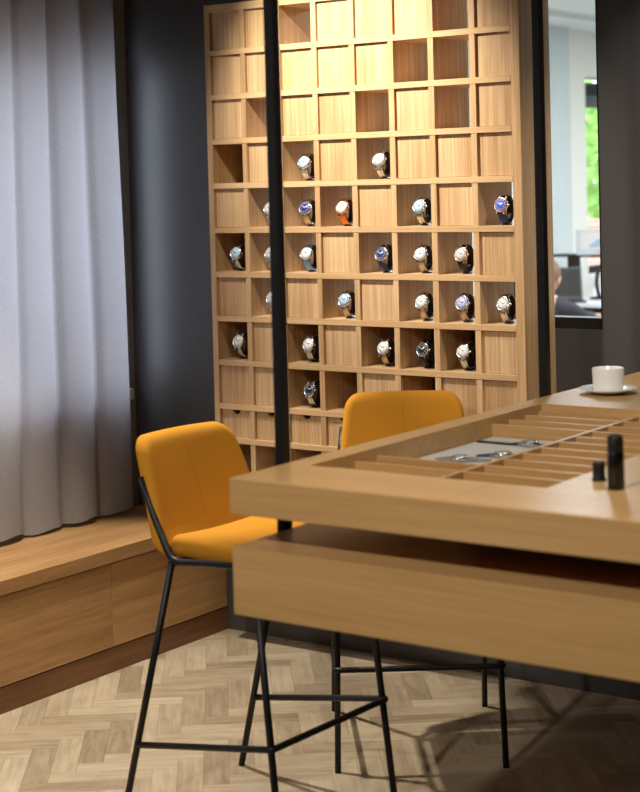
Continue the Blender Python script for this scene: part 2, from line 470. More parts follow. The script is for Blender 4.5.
def loop_band(bm, ry, rz, cz, width, thick, a0, a1, n, links=False, mi=0):
    """a band swept round an ellipse in the local YZ plane"""
    prev = None; segs = []
    for i in range(n+1):
        a = a0+(a1-a0)*i/n
        segs.append((Vector((0, math.cos(a)*ry, cz+math.sin(a)*rz)), Vector((0, math.cos(a), math.sin(a))).normalized()))
    if links:
        for i in range(n):
            (p, nn), (q, mm) = segs[i], segs[i+1]
            d = (q-p); p2 = p+d*.06; q2 = q-d*.06
            for x0, x1, o in ((-width/2, -width*.2, 0), (-width*.18, width*.18, thick*.22), (width*.2, width/2, 0)):
                vs = []
                for (pp, n_) in ((p2, nn), (q2, mm)):
                    for x in (x0, x1):
                        for h in (-thick/2, thick/2+o): vs.append(bm.verts.new(pp+n_*h+Vector((x, 0, 0))))
                for idx in ((0, 1, 3, 2), (4, 6, 7, 5), (0, 4, 5, 1), (2, 3, 7, 6), (0, 2, 6, 4), (1, 5, 7, 3)):
                    f = bm.faces.new([vs[k] for k in idx]); f.material_index = mi
        return
    for p, nn in segs:
        ring = [bm.verts.new(p+nn*h+Vector((x, 0, 0))) for x, h in ((-width/2, -thick/2), (width/2, -thick/2), (width/2, thick/2), (-width/2, thick/2))]
        if prev:
            for k in range(4):
                f = bm.faces.new([prev[k], prev[(k+1) % 4], ring[(k+1) % 4], ring[k]]); f.material_index = mi; f.smooth = True
        else: bm.faces.new(ring[::-1])
        prev = ring
    bm.faces.new(prev)

CZ, RY, RZ = .0485, .0305, .0400
TILT = math.radians(19)                      # face looks out of the cubby and a little up
ANG = PI-TILT                                # angle of the case on the loop (pointing to -y)
face_p = Vector((0, math.cos(ANG)*RY, CZ+math.sin(ANG)*RZ))
face_n = Vector((0, -math.cos(TILT), math.sin(TILT)))
FM = Matrix.Translation(face_p) @ face_n.to_track_quat('Z', 'Y').to_matrix().to_4x4() @ Matrix.Scale(1.12, 4)
def case_mesh():
    bm = B()
    lathe(bm, [(0, -.004), (.0185, -.004), (.0205, -.002), (.0210, .003), (.0205, .0055), (.0190, .0068), (.0178, .0062), (.0172, .0052), (0, .0052)], 28)
    for sx in (-1, 1):
        for sy in (-1, 1):
            box(bm, sx*.0105-.0022, sx*.0105+.0022, sy*.017 if sy > 0 else -.0255, .0255 if sy > 0 else -.017, -.004, .002, .001)
    return bm
def dial_mesh():
    bm = B(); lathe(bm, [(0.0170, .0053), (.0170, .0056), (0, .0056)], 28); return bm
def hands_mesh():
    bm = B()
    for k in range(12):
        t_ = bmesh.new(); bmesh.ops.create_cube(t_, size=1)
        bmesh.ops.transform(t_, matrix=Matrix.Rotation(k*PI/6, 4, 'Z') @ Matrix.Translation((0, .0138, .0060)) @ Matrix.Diagonal((.0014, .0036, .0007, 1)), verts=t_.verts)
        join(bm, t_)
    for ang, ln, wd in ((-1.05, .0085, .0018), (1.0, .0125, .0013)):
        t_ = bmesh.new(); bmesh.ops.create_cube(t_, size=1)
        bmesh.ops.transform(t_, matrix=Matrix.Rotation(ang, 4, 'Z') @ Matrix.Translation((0, ln/2-.001, .0066)) @ Matrix.Diagonal((wd, ln, .0005, 1)), verts=t_.verts)
        join(bm, t_)
    return bm
def crown_mesh():
    bm = B(); lathe(bm, [(0, 0), (.0028, 0), (.0031, .0008), (.0031, .003), (.0026, .0038), (0, .0038)], 12, M=Matrix.Translation((.0205, 0, .001)) @ Matrix.Rotation(PI/2, 4, 'Y')); return bm
def placed(name, bm, mat, par, M):
    bmesh.ops.transform(bm, matrix=M, verts=bm.verts); return obj(name, bm, mat, par)
def watch_proto(links, lining=False):
    w = thing('wristwatch', '', 'watch')
    placed('case', case_mesh(), steel, w, FM); placed('dial', dial_mesh(), D['white'], w, FM)
    placed('hands', hands_mesh(), hand_dark, w, FM); placed('crown', crown_mesh(), steel_dk, w, FM)
    b = B(); g = .52
    loop_band(b, RY+.0008, RZ+.0008, CZ, .0225, .0034, ANG+g, ANG+2*PI-g, 30 if links else 40, links)
    obj('bracelet' if links else 'strap', b, steel, w)
    if lining:
        b = B(); loop_band(b, RY-.0014, RZ-.0014, CZ, .0230, .0012, ANG+g, ANG+2*PI-g, 40)
        obj('lining', b, S['red'], w)
    return w
def stand_proto():
    s = thing('watch_stand', '', 'stand')
    b = B(); box(b, -.011, .011, -.008, .020, 0, .005, .0015); box(b, -.006, .006, -.004, .012, .004, .0125, .001); obj('base', b, black_gloss, s)
    b = B(); loop_band(b, RY-.0048, RZ-.0048, CZ, .0205, .004, ANG-.2, ANG-.2+2*PI*.94, 40); obj('cuff', b, black_matte, s)
    return s
def dup(root, loc, label, mats, rz=0):
    r = root.copy(); C.objects.link(r); r.location = loc; r.rotation_euler = (0, 0, rz); r['label'] = label
    for ch in list(root.children):
        k = ch.copy(); C.objects.link(k); k.parent = r
        key = ch.name.split('.')[0]
        if key in mats:
            k.material_slots[0].link = 'OBJECT'; k.material_slots[0].material = mats[key]
    return r
P_LINK, P_BAND, P_LINE, P_STAND = watch_proto(True), watch_proto(False), watch_proto(False, True), stand_proto()
for p in (P_LINK, P_BAND, P_LINE): p['group'] = 'wristwatches in the cabinet cubbies'
P_STAND['group'] = 'black watch stands in the cabinet cubbies'
ORD = ['', 'first', 'second', 'third', 'fourth', 'fifth', 'sixth', 'seventh', 'eighth', 'ninth']
WATCHES = [  # row, column, dial, strap, case, words
 (4, 3, 'ice', 'link', steel, 'steel bracelet watch with pale blue dial'), (4, 5, 'silver', 'link', steel, 'steel bracelet watch with silver white dial'),
 (5, 2, 'silver', 'link', steel, 'steel watch half hidden behind the black post'), (5, 3, 'navy', 'tan', steel, 'watch with deep purple blue dial and mesh band'),
 (5, 4, 'white', 'orange', rose, 'bright orange strap watch with rose gold case'), (5, 6, 'ice', 'link', steel, 'steel bracelet watch with icy cyan dial'),
 (5, 8, 'blue', 'navy', rose, 'navy strap watch with blue dial and rose gold rim'), (6, 1, 'ice', 'steel', steel, 'steel mesh watch with light blue dial'),
 (6, 2, 'silver', 'link', steel, 'steel watch partly covered by the black post'), (6, 3, 'white', 'sky', steel, 'sky blue strap watch with red lining'),
 (6, 5, 'navy', 'navy', steel, 'navy strap watch with navy dial and steel rim'), (6, 6, 'white', 'tan', steel, 'watch with plain white dial and smooth steel band'),
 (6, 7, 'silver', 'black', rose, 'black strap watch with rose gold case'), (7, 2, 'silver', 'link', steel, 'steel watch mostly hidden behind the black post'),
 (7, 4, 'ice', 'tan', steel, 'watch with ice blue dial and smooth steel band'), (7, 6, 'white', 'tan', steel, 'small white dial watch on smooth steel band'),
 (7, 7, 'lilac', 'tan', steel, 'watch with lilac blue dial and smooth steel band'), (7, 8, 'white', 'link', steel, 'chunky steel bracelet watch with white dial'),
 (8, 1, 'white', 'steel', steel, 'white dial steel watch near the left side panel'), (8, 3, 'white', 'link', steel, 'steel bracelet watch with bright white dial'),
 (8, 5, 'white', 'tan', steel, 'round white dial watch on pale steel band'), (8, 6, 'black', 'black', steel, 'black strap watch with black dial and steel rim'),
 (8, 7, 'white', 'link', steel, 'white dial watch on a linked steel bracelet'), (9, 3, 'black', 'link', steel, 'steel bracelet watch with black dial')]
used = set()
for (r, c, dl, st, cs, wd) in WATCHES:
    l, q = colrange(c); loc = ((l+q)/2+.004, 4.416, ZS[r]+.0096)
    proto = P_LINK if st == 'link' else (P_LINE if st == 'sky' else P_BAND)
    lab = '%s, %s row down, %s cubby across' % (wd, ORD[r], ORD[c])
    mats = {'case': cs, 'crown': cs, 'dial': D[dl], 'hands': hand_light if dl in ('navy', 'black', 'blue') else hand_dark}
    mats['strap'] = S['steel'] if st == 'link' else S.get(st, steel)
    dup(proto, loc, lab, mats)
    dup(P_STAND, loc, 'black cuff stand holding the watch, %s row down, %s cubby across' % (ORD[r], ORD[c]), {})
for p in (P_LINK, P_BAND, P_LINE, P_STAND):
    for ch in list(p.children): bpy.data.objects.remove(ch)
    bpy.data.objects.remove(p)

# ------------------------------------------------------------------ table
TX0, TX1, TY0, TY1 = -2.028, -.50, 2.51, YW-.004
TZ, TB = 1.02, .9495
GX0, GX1, GY0, GY1 = -1.970, -1.43, 2.701, 3.713
tb = thing('display_table', 'high oak table with divided tray in its top and hollow slot below', 'table', (-1.3, 3.5, 0))
b = B()
FZ = .962
for (x0, x1, y0, y1) in ((TX0, -1.5385, TY0+.004, GY0), (-1.5377, -1.3030, TY0+.004, GY0), (-1.3022, TX1, TY0+.004, TY1), (TX0, GX0, GY0, TY1), (GX1, -1.3030, GY0, TY1), (GX0, GX1, GY1, TY1)):
    box(b, x0, x1, y0, y1, FZ, TZ)
box(b, TX0, TX1, TY0, TY0+.0045, TB, TZ-.0004, .0012)
box(b, TX0, TX1, TY0+.004, TY1, TB, FZ+.001)
wpart('tabletop', b, table_x, tb)
b = B(); box(b, GX0+.0005, GX1-.0005, GY0+.0005, GY1-.0005, FZ+.001, FZ+.007); wpart('tray_floor', b, table_x, tb)
RZT = 1.003
MX = -1.708
b = B(); box(b, MX-.0055, MX+.0055, GY0, GY1, FZ+.006, RZT, .0006); wpart('divider', b, table_y, tb)
step = (GY1-GY0)/12
def divider(x0, x1, y):
    b = B(); box(b, x0, x1, y-.0045, y+.0045, FZ+.006, RZT-.0006, .0006); return wpart('divider', b, table_x, tb)
for k in range(1, 12):
    divider(MX+.0055, GX1, GY0+k*step)
    if k in (1, 2, 3, 9, 10, 11): divider(GX0, MX-.0055, GY0+k*step)
divider(GX0, MX-.0055, GY1-.014)
b = B(); box(b, TX0+.001, TX1, TY0+.002, TY1, .748, .883, .0012); wpart('lower_box', b, table_x, tb)
b = B(); box(b, -1.72, TX1-.02, TY0+.42, TY1-.02, .882, TB+.001); wpart('slot_shade_block', b, black_matte, tb)  # black block added deep in the slot, standing in for its shade
b = B(); box(b, -.72, -.60, 2.9, 4.3, 0, .749); wpart('pedestal', b, black_matte, tb)
b = B(); box(b, GX0+.004, MX-.0075, GY0+3*step+.0065, GY0+9*step-.0065, FZ+.0066, FZ+.0105, .001)
tag(obj('linen_pad', b, linen), 'pale grey linen pad lying in the open tray of the table', 'pad')

# posts
for y, lab in ((2.705, 'black steel post rising by the near corner of the table'), (3.868, 'black steel post farther along the table, before the cabinet side')):
    b = B(); box(b, -2.0525, -2.0285, y-.012, y+.012, .75, ZC-.004, .0015, 1)
    o = tag(obj('steel_post', b, black_metal), lab, 'post', 'black posts along the table edge')
    b = B(); box(b, -2.070, -2.0205, y-.03, y+.03, ZC-.006, ZC, .001); obj('ceiling_plate', b, black_metal, o)

# things on the table
sc_ = thing('saucer', 'white porcelain saucer under the cup at the far end of the table', 'saucer', (-1.902, 3.962, TZ))
b = B(); lathe(b, [(0, .004), (.030, .004), (.034, .0055), (.060, .0125), (.0765, .0165), (.0775, .0155), (.060, .009), (.036, 0), (.032, 0), (.030, .002), (0, .002)], 48); obj('dish', b, porcelain, sc_)
cp = thing('coffee_cup', 'white porcelain coffee cup standing on the saucer', 'cup', (-1.902, 3.962, TZ+.0048))
b = B(); lathe(b, [(0, .003), (.028, .003), (.030, 0), (.034, 0), (.038, .004), (.0405, .014), (.0425, .062), (.0420, .0635), (.0405, .0625), (.0385, .016), (.034, .008), (0, .007)], 48)
obj('body', b, porcelain, cp)
b = B(); tube(b, bend([(-.027, .031, .054), (-.046, .053, .054), (-.046, .053, .018), (-.026, .030, .016)], .02, 6), .0042, 10); obj('handle', b, porcelain, cp)
b = B(); lathe(b, [(0, .048), (.0402, .048)], 40); obj('coffee', b, coffee, cp)

bt = thing('spray_bottle', 'tall slim black bottle standing on the table beside the tray', 'bottle', (-1.312, 2.757, TZ))
b = B(); lathe(b, [(0, 0), (.0145, 0), (.0158, .0015), (.0158, .066), (.0150, .068), (.0150, .0695), (0, .0695)], 32); obj('body', b, black_gloss, bt)
b = B(); lathe(b, [(0, .0695), (.0142, .0695), (.0148, .071), (.0148, .094), (.0132, .098), (.0085, .1015), (0, .1025)], 32); obj('cap', b, black_matte, bt)
lp = thing('loupe', 'short black loupe standing left of the tall black bottle', 'loupe', (-1.376, 2.818, TZ))
b = B(); lathe(b, [(0, 0), (.0135, 0), (.0138, .003), (.0120, .006), (.0116, .026), (.0122, .028), (.0122, .033), (.0105, .0355), (0, .0355)], 28); obj('barrel', b, black_matte, lp)
b = B(); lathe(b, [(.0095, .0356), (.0095, .0362), (0, .0362)], 24); obj('lens', b, black_gloss, lp)

def flat_watch(name, label, loc, rz, strap_m, long_, short_, dl, links):
    w = thing(name, label, 'watch', loc, rz, 'watches lying on the linen pad')
    Mx = Matrix.Rotation(PI/2, 4, 'Z'); Mx.translation = (0, 0, .0055)
    placed('case', case_mesh(), steel, w, Mx); placed('dial', dial_mesh(), D[dl], w, Mx)
    placed('hands', hands_mesh(), hand_dark, w, Mx); placed('crown', crown_mesh(), steel_dk, w, Mx)
    for s, ln in ((-1, long_), (1, short_)):
        b = B()
        n = max(3, int(ln/.007))
        for i in range(n):
            x0 = s*(.021+ln*i/n); x1 = s*(.021+ln*(i+(.9 if links else 1.02))/n); wd = .010-.002*i/n
            hump = .004*max(0, 1-i/4)
            box(b, min(x0, x1), max(x0, x1), -wd, wd, .0004+hump, .0035+hump+(.0015 if links else 0), .0006)
        obj('bracelet' if links else 'strap', b, strap_m, w)
    return w
PZ = FZ+.0106
flat_watch('wristwatch', 'black strap wristwatch stretched out flat across the linen pad', (-1.818, 3.366, PZ), math.radians(0), S['black'], .118, .045, 'silver', False)
flat_watch('wristwatch', 'blue strap wristwatch lying flat nearer on the linen pad', (-1.80, 3.205, PZ), math.radians(12), S['navy'], .04, .05, 'white', False)
flat_watch('wristwatch', 'steel bracelet wristwatch lying on the linen pad beside the blue strap', (-1.862, 3.12, PZ), math.radians(20), steel, .035, .05, 'silver', True)

# ------------------------------------------------------------------ bar stools
def rounded_slab(w, h, t, corner, edge, xcuts, ycuts):
    """flat cushion in XY, thickness along Z, rounded plan corners and soft edges"""
    bm = bmesh.new(); bmesh.ops.create_cube(bm, size=1)
    bmesh.ops.scale(bm, vec=(w, h, t), verts=bm.verts)
    ve = [e for e in bm.edges if abs((e.verts[0].co-e.verts[1].co).z) > t*.9]
    bmesh.ops.bevel(bm, geom=ve, offset=corner, segments=6, affect='EDGES', profile=.5)
    ed = [e for e in bm.edges if abs((e.verts[0].co-e.verts[1].co).z) < 1e-5 and (len(e.link_faces) == 2 and abs(e.calc_face_angle(0)) > .5)]
    bmesh.ops.bevel(bm, geom=ed, offset=edge, segments=4, affect='EDGES', profile=.5)
    for i in range(1, xcuts): 
        bmesh.ops.bisect_plane(bm, geom=bm.verts[:]+bm.edges[:]+bm.faces[:], plane_co=(-w/2+w*i/xcuts, 0, 0), plane_no=(1, 0, 0))
    for i in range(1, ycuts):
        bmesh.ops.bisect_plane(bm, geom=bm.verts[:]+bm.edges[:]+bm.faces[:], plane_co=(0, -h/2+h*i/ycuts, 0), plane_no=(0, 1, 0))
    for s in (-.004, .004):
        bmesh.ops.bisect_plane(bm, geom=bm.verts[:]+bm.edges[:]+bm.faces[:], plane_co=(s, 0, 0), plane_no=(1, 0, 0))
    for f in bm.faces: f.smooth = True
    return bm

HS = .6749
def leg_x(z): return .2282-.0215*z
def yb(z): return -.2607+.2688*z
def yf(z): return .2607-.1103*z
def make_stool(label, loc, rz):
    st = thing('bar_stool', label, 'stool', loc, rz, 'mustard bar stools at the table')
    # seat cushion
    sm = rounded_slab(.405, .40, .050, .045, .018, 10, 10)
    for v in sm.verts:
        x, y, z = v.co
        k = 1-.06*max(0, y/.2)
        v.co = Vector((x*k, y+.085, HS+.026+z+.010*(abs(x)/.2)**2-.012*max(0, (y-.08)/.12)**2))
    obj('seat', sm, fabric, st)
    # backrest cushion, leaning back and dished
    bk = rounded_slab(1, 1, .046, .001, .0003, 1, 1); bk.free()
    bk = rounded_slab(.40, .30, .050, .048, .022, 12, 8)
    for v in bk.verts:
        x, h, d = v.co
        t = (h+.15)/.30
        wk = 1.06-.21*t
        curve = .055*(x/.2)**2
        groove = 0
        ybase = -.158-.086*t-.018*t*t
        if t < .18: ybase += .015*(.18-t)/.18
        v.co = Vector((x*wk, ybase+curve*.55+d-groove, .672+.294*t))
    bo = obj('backrest', bk, fabric, st)
    # seam down the middle of the backrest
    sb = B(); tube(sb, [(0, -.158-.086*t-.018*t*t+.0248, .672+.294*t) for t in (.25, .4, .55, .7, .85, .92)], .0009, 6); obj('seam', sb, fabric_seam, bo)
    # side frames
    fr = B(); r = .0088
    for s in (1, -1):
        xt = s*.183
        up = [(xt, -.206, .868), (s*.195, -.157, .780), (s*leg_x(HS), yb(HS), HS), (s*leg_x(HS), .05, HS+.012), (s*leg_x(HS), yf(HS), HS+.018), (s*.204, .232, HS+.012), (s*.15, .246, HS-.012), (0, .246, HS-.012)]
        tube(fr, bend(up, .03, 5), r, 10)
    tube(fr, [(-leg_x(HS), yb(HS)+.01, HS), (leg_x(HS), yb(HS)+.01, HS)], r*.9, 10)
    obj('frame', fr, black_metal, st)
    for s in (1, -1):
        lg = B(); tube(lg, [(s*leg_x(0), yb(0), 0), (s*leg_x(HS), yb(HS), HS)], r, 10); obj('leg', lg, black_metal, st)
        lg = B(); tube(lg, [(s*leg_x(0), yf(0), 0), (s*leg_x(HS), yf(HS), HS+.016)], r, 10); obj('leg', lg, black_metal, st)
    ft = B(); hf, hb = .2737, .1987
    A = lambda s: (s*(leg_x(hf)+.007), yf(hf)+.011, hf); Bk = lambda s: (s*(leg_x(hb)+.003), yb(hb)-.001, hb)
    tube(ft, bend([Bk(1), A(1), A(-1), Bk(-1)], .012, 4), r*.92, 10)
    obj('footrest', ft, black_metal, st)
    return st
s1 = make_stool('mustard yellow bar stool nearer the bench, tucked under the near table corner', (-2.5508, 3.2446, 0), -1.6178)
def copy_stool(root, loc, rz, label):
    r = root.copy(); C.objects.link(r); r.location = loc; r.rotation_euler = (0, 0, rz); r['label'] = label
    for ch in list(root.children):
        k = ch.copy(); C.objects.link(k); k.parent = r
        for g in list(ch.children):
            m = g.copy(); C.objects.link(m); m.parent = k
    return r
copy_stool(s1, (-2.5092, 3.9219, 0), 3.7715, 'mustard yellow bar stool standing before the cabinet, half hidden by the table')

# ------------------------------------------------------------------ office beyond the glass
OY0, OY1, OX0, OX1, OZ = YW+.10, 15.5, -5.85, 0.5, 2.74
b = B(); box(b, OX0-.2, OX1+.1, OY0, OY1+.1, -.08, 0); struct('floor_office', b, carpet)
b = B(); box(b, OX0-.2, OX1+.1, OY0, OY1+.1, OZ, OZ+.1); struct('ceiling_office', b, office_ceil)
OWY0, OWY1, OWZ0, OWZ1 = 11.87, 14.6, .80, 2.38
b = B()
box(b, OX0-.2, OX0, OY0, OWY0, 0, OZ); box(b, OX0-.2, OX0, OWY1, OY1, 0, OZ)
box(b, OX0-.2, OX0, OWY0, OWY1, 0, OWZ0); box(b, OX0-.2, OX0, OWY0, OWY1, OWZ1, OZ)
struct('wall_office_left', b, office_white)
b = B(); box(b, OX0-.2, OX1+.1, OY1, OY1+.1, 0, OZ); struct('wall_office_far', b, office_white)
b = B(); box(b, OX1, OX1+.1, OY0, OY1, 0, OZ); struct('wall_office_right', b, office_white)
b = B(); box(b, OX0, OX0+.06, 11.02, 11.49, 0, OZ, .002); struct('trim_1', b, office_grey)
b = B()
for y in (OWY0-.035, 13.2, OWY1-.06): box(b, OX0-.15, OX0-.09, y, y+.05, OWZ0, OWZ1-.05)
box(b, OX0-.15, OX0-.09, OWY0, OWY1, OWZ0, OWZ0+.06); box(b, OX0-.16, OX0-.03, OWY0, OWY1, OWZ1-.13, OWZ1-.04)
w3 = struct('window_3', b, black_matte)
b = B(); box(b, OX0-.123, OX0-.117, OWY0+.02, OWY1-.02, OWZ0+.02, OWZ1-.05); obj('pane', b, glass, w3)
b = B(); box(b, OX0-.10, OX0-.075, OWY0+.01, OWY1-.01, OWZ1-.235, OWZ1-.12, .004); obj('roller_blind', b, plain('blind_grey', srgb(88, 92, 96), .8, bump=(400, .1)), w3)
# linear ceiling vent
b = B(); box(b, -5.40, -5.20, 8.0, 14.0, OZ-.006, OZ-.001)
vent = tag(obj('ceiling_vent', b, office_ceil), 'long slotted air vent in the white office ceiling', 'vent')
for k in range(3):
    b = B(); box(b, -5.375+k*.06, -5.350+k*.06, 8.02, 13.98, OZ-.0085, OZ-.0055); obj('slot', b, plain('vent_slot_%d' % k, srgb(160, 163, 163), .6), vent)

desk_white = plain('desk_white_laminate', srgb(226, 228, 232), .4)
dk = thing('office_desk', 'white topped office desk beyond the glass by the far window', 'desk', (-5.15, 10.9, 0))
b = B(); box(b, -5.80, -4.55, 10.15, 11.55, .695, .722, .003); wpart('desk_top', b, desk_white, dk)
b = B(); box(b, -5.72, -4.62, 10.25, 11.45, .63, .695); wpart('desk_frame', b, black_matte, dk)
for x, y in ((-5.66, 10.30), (-4.68, 10.30), (-5.66, 11.40), (-4.68, 11.40)):
    b = B(); box(b, x-.025, x+.025, y-.025, y+.025, 0, .64, .003); wpart('leg', b, black_matte, dk)
# laptop
lt = thing('laptop', 'black laptop with blank screen open on the office desk', 'laptop', (-5.335, 10.32, .7222), math.radians(33))
b = B(); box(b, -.18, .18, -.24, 0, 0, .014, .003)
for r in range(5):
    for k in range(13): box(b, -.155+k*.0240, -.1345+k*.0240, -.125+r*.022, -.107+r*.022, .0138, .0158)
obj('base', b, plain('laptop_shell', srgb(52, 54, 60), .4), lt)
b = B(); t_ = bmesh.new(); bmesh.ops.create_cube(t_, size=1)
LM_ = Matrix.Translation((0, 0, .012)) @ Matrix.Rotation(math.radians(-14), 4, 'X')
bmesh.ops.transform(t_, matrix=LM_ @ Matrix.Translation((0, .004, .114)) @ Matrix.Diagonal((.36, .008, .225, 1)), verts=t_.verts); join(b, t_)
so = obj('lid', b, plain('laptop_lid', srgb(70, 72, 80), .35), lt)
b = B(); t_ = bmesh.new(); bmesh.ops.create_cube(t_, size=1)
bmesh.ops.transform(t_, matrix=LM_ @ Matrix.Translation((0, -.0007, .116)) @ Matrix.Diagonal((.335, .0012, .200, 1)), verts=t_.verts); join(b, t_)
obj('screen', b, plain('laptop_screen', srgb(20, 22, 25), .6), so)
# monitor riser shelf behind the laptop
rs = thing('shelf_riser', 'black raised shelf bar standing on the office desk', 'shelf', (-5.28, 10.98, .7222))
b = B(); box(b, -.40, .52, -.09, .09, .277, .295, .003); obj('shelf', b, black_matte, rs)
for x in (-.25, .48):
    b = B(); box(b, x-.025, x+.025, -.06, .06, 0, .274, .002); obj('leg', b, black_matte, rs)
# picture box on the shelf
bx = thing('picture_box', 'pale grey box printed with a light blue car on the raised shelf', 'box', (-5.30, 10.95, 1.0174), math.radians(30))
b = B(); box(b, -.17, .21, -.05, .05, 0, .185, .002); obj('carton', b, plain('carton_grey', srgb(208, 212, 216), .6), bx)
b = B(); box(b, -.14, .19, -.0512, -.0502, .045, .165); pr_ = obj('print', b, plain('print_paper', srgb(228, 222, 220), .6), bx)
b = B()
prof = [(-.08, .055), (-.085, .066), (-.07, .078), (-.045, .095), (-.02, .115), (.03, .124), (.10, .122), (.15, .10), (.18, .094), (.184, .06)]
vs = [b.verts.new((x, -.0518, z)) for x, z in prof]; f = b.faces.new(vs)
ex = bmesh.ops.extrude_face_region(b, geom=[f])
for v in ex['geom']:
    if isinstance(v, bmesh.types.BMVert): v.co.y += .0008
obj('car_picture', b, plain('print_blue', srgb(158, 190, 216), .5), pr_)
b = B(); box(b, -.03, .05, -.0516, -.0503, .022, .030); obj('red_line', b, plain('print_red', srgb(214, 150, 150), .6), bx)
# paper card
b = B(); box(b, -.055, .055, -.001, .001, 0, .16); o = obj('paper_card', b, white_trim, None, (-5.29, 10.685, .7222)); o.rotation_euler = (math.radians(-6), 0, math.radians(28)); tag(o, 'white paper card standing behind the laptop', 'card')
# lamp with curved black stem
lmp = thing('desk_lamp', 'black desk lamp with curved stem at the right of the office desk', 'lamp', (-5.12, 10.55, .7222))
b = B(); lathe(b, [(0, 0), (.07, 0), (.07, .012), (.05, .018), (0, .018)], 28); obj('base', b, black_gloss, lmp)
b = B(); tube(b, bend([(0, 0, .016), (-.02, -.01, .12), (.0, 0, .22), (.07, .05, .28), (.16, .11, .26)], .08, 6), .014, 10); obj('stem', b, black_gloss, lmp)
b = B(); lathe(b, [(.02, .03), (.03, .02), (.055, -.03), (.052, -.03), (.027, .018), (0, .02)], 24, M=Matrix.Translation((.17, .117, .25))); obj('lamp_shade', b, black_gloss, lmp)

# seated person at the desk
skin = plain('skin', srgb(205, 150, 122), .55, noise=(20, .05)); hairm = plain('hair_brown', srgb(96, 66, 44), .6, bump=(300, .5))
jacket = plain('dark_jacket', srgb(28, 31, 44), .8, bump=(200, .2)); trou = plain('dark_trousers', srgb(34, 34, 38), .85)
def skinned(name, pts, edges, radii, mat, par, root=0, lv=2):
    me = bpy.data.meshes.new(name); me.from_pydata(pts, edges, []); me.materials.append(mat)
    o = bpy.data.objects.new(name, me); C.objects.link(o); o.parent = par
    m = o.modifiers.new('skin', 'SKIN'); m.use_smooth_shade = True
    for i, r in enumerate(radii):
        sv = me.skin_vertices[0].data[i]; sv.radius = (r, r) if not isinstance(r, tuple) else r; sv.use_root = (i == root)
    s = o.modifiers.new('sub', 'SUBSURF'); s.levels = lv; s.render_levels = lv
    return o
# local frame: faces +y, x right, seat height .44
PX, PY, PR = -4.585, 8.66, math.radians(8)
per = thing('person', 'person with short brown hair in dark jacket leaning at the office desk', 'person', (PX, PY, 0), PR)
pts = [(0, -.28, .50), (0, -.22, .66), (0, -.08, .82), (0, .02, .90), (0, .07, .955), (0, .11, 1.00),      # pelvis .. head base
       (-.17, .03, .865), (-.22, .20, .78), (-.18, .42, .775), (-.16, .50, .775),
       (.17, .03, .865), (.22, .22, .79), (.10, .62, .785), (.07, .72, .78),
       (-.10, -.24, .49), (-.13, .16, .49), (-.13, .20, .08), (-.13, .30, .04),
       (.10, -.24, .49), (.13, .16, .49), (.13, .20, .08), (.13, .30, .04)]
pts = [(x, y, z-.07) if 0 < i < 14 else (x, y, z) for i, (x, y, z) in enumerate(pts)]
edg = [(0, 1), (1, 2), (2, 3), (3, 4), (4, 5), (3, 6), (6, 7), (7, 8), (8, 9), (3, 10), (10, 11), (11, 12), (12, 13), (0, 14), (14, 15), (15, 16), (16, 17), (0, 18), (18, 19), (19, 20), (20, 21)]
rad = [.13, .125, .13, .09, .05, .05, .058, .045, .034, .028, .058, .045, .034, .028, .08, .06, .042, .035, .08, .06, .042, .035]
body = skinned('body', pts, edg, rad, skin, per)
hb_ = B()
bmesh.ops.create_uvsphere(hb_, u_segments=24, v_segments=18, radius=1)
for v in hb_.verts:
    x, y, z = v.co
    n = .012*math.exp(-((x/.18)**2+((z+.05)/.22)**2)*1.0) if y > 0 else 0
    jaw = 1-.22*max(0, -z)
    v.co = Vector((x*.074*jaw, y*.092*(1-.08*max(0, -z))+(n*1.6 if abs(x) < .3 else 0), z*.112))
for f in hb_.faces: f.smooth = True
for sx in (-1, 1):
    bmesh.ops.create_uvsphere(hb_, u_segments=10, v_segments=8, radius=1, matrix=Matrix.Translation((sx*.075, -.005, -.008)) @ Matrix.Diagonal((.010, .018, .030, 1)))
HM = Matrix.Translation((0, .125, .985)) @ Matrix.Rotation(math.radians(-28), 4, 'X')
bmesh.ops.create_cone(hb_, cap_ends=True, segments=8, radius1=.014, radius2=.005, depth=.032, matrix=Matrix.Translation((0, .098, -.012)) @ Matrix.Rotation(math.radians(60), 4, 'X'))
bmesh.ops.transform(hb_, matrix=HM, verts=hb_.verts); hd = obj('head', hb_, skin, per)
for sx in (-1, 1):
    e = B(); bmesh.ops.create_uvsphere(e, u_segments=10, v_segments=8, radius=.010, matrix=HM @ Matrix.Translation((sx*.030, .082, .010))); obj('eye', e, plain('eye_%d' % sx, srgb(60, 45, 40), .2), hd)
m_ = B(); bmesh.ops.create_cube(m_, size=1, matrix=HM @ Matrix.Translation((0, .082, -.058)) @ Matrix.Diagonal((.042, .012, .010, 1))); obj('mouth', m_, plain('lips', srgb(176, 100, 92), .5), hd)
hr = B(); bmesh.ops.create_uvsphere(hr, u_segments=28, v_segments=20, radius=1)
kill = [v for v in hr.verts if (v.co.z < -.30 and v.co.y < .2) or (v.co.y > .25 and v.co.z < .45) or (v.co.z < -.05 and v.co.y > -.15)]
bmesh.ops.delete(hr, geom=kill, context='VERTS')
for v in hr.verts:
    k = 1+.03*math.sin(v.co.x*21)*math.sin(v.co.z*17)
    v.co = Vector((v.co.x*.083*k, v.co.y*.102*k, v.co.z*.122*k))
for f in hr.faces: f.smooth = True
bmesh.ops.transform(hr, matrix=HM, verts=hr.verts); obj('hair', hr, hairm, per)
sel = [0, 1, 2, 3, 6, 7, 8, 10, 11, 12]; ix = {k: i for i, k in enumerate(sel)}
skinned('jacket', [pts[k] for k in sel], [(ix[a], ix[c]) for a, c in edg if a in ix and c in ix], [rad[k]+.010 for k in sel], jacket, per)
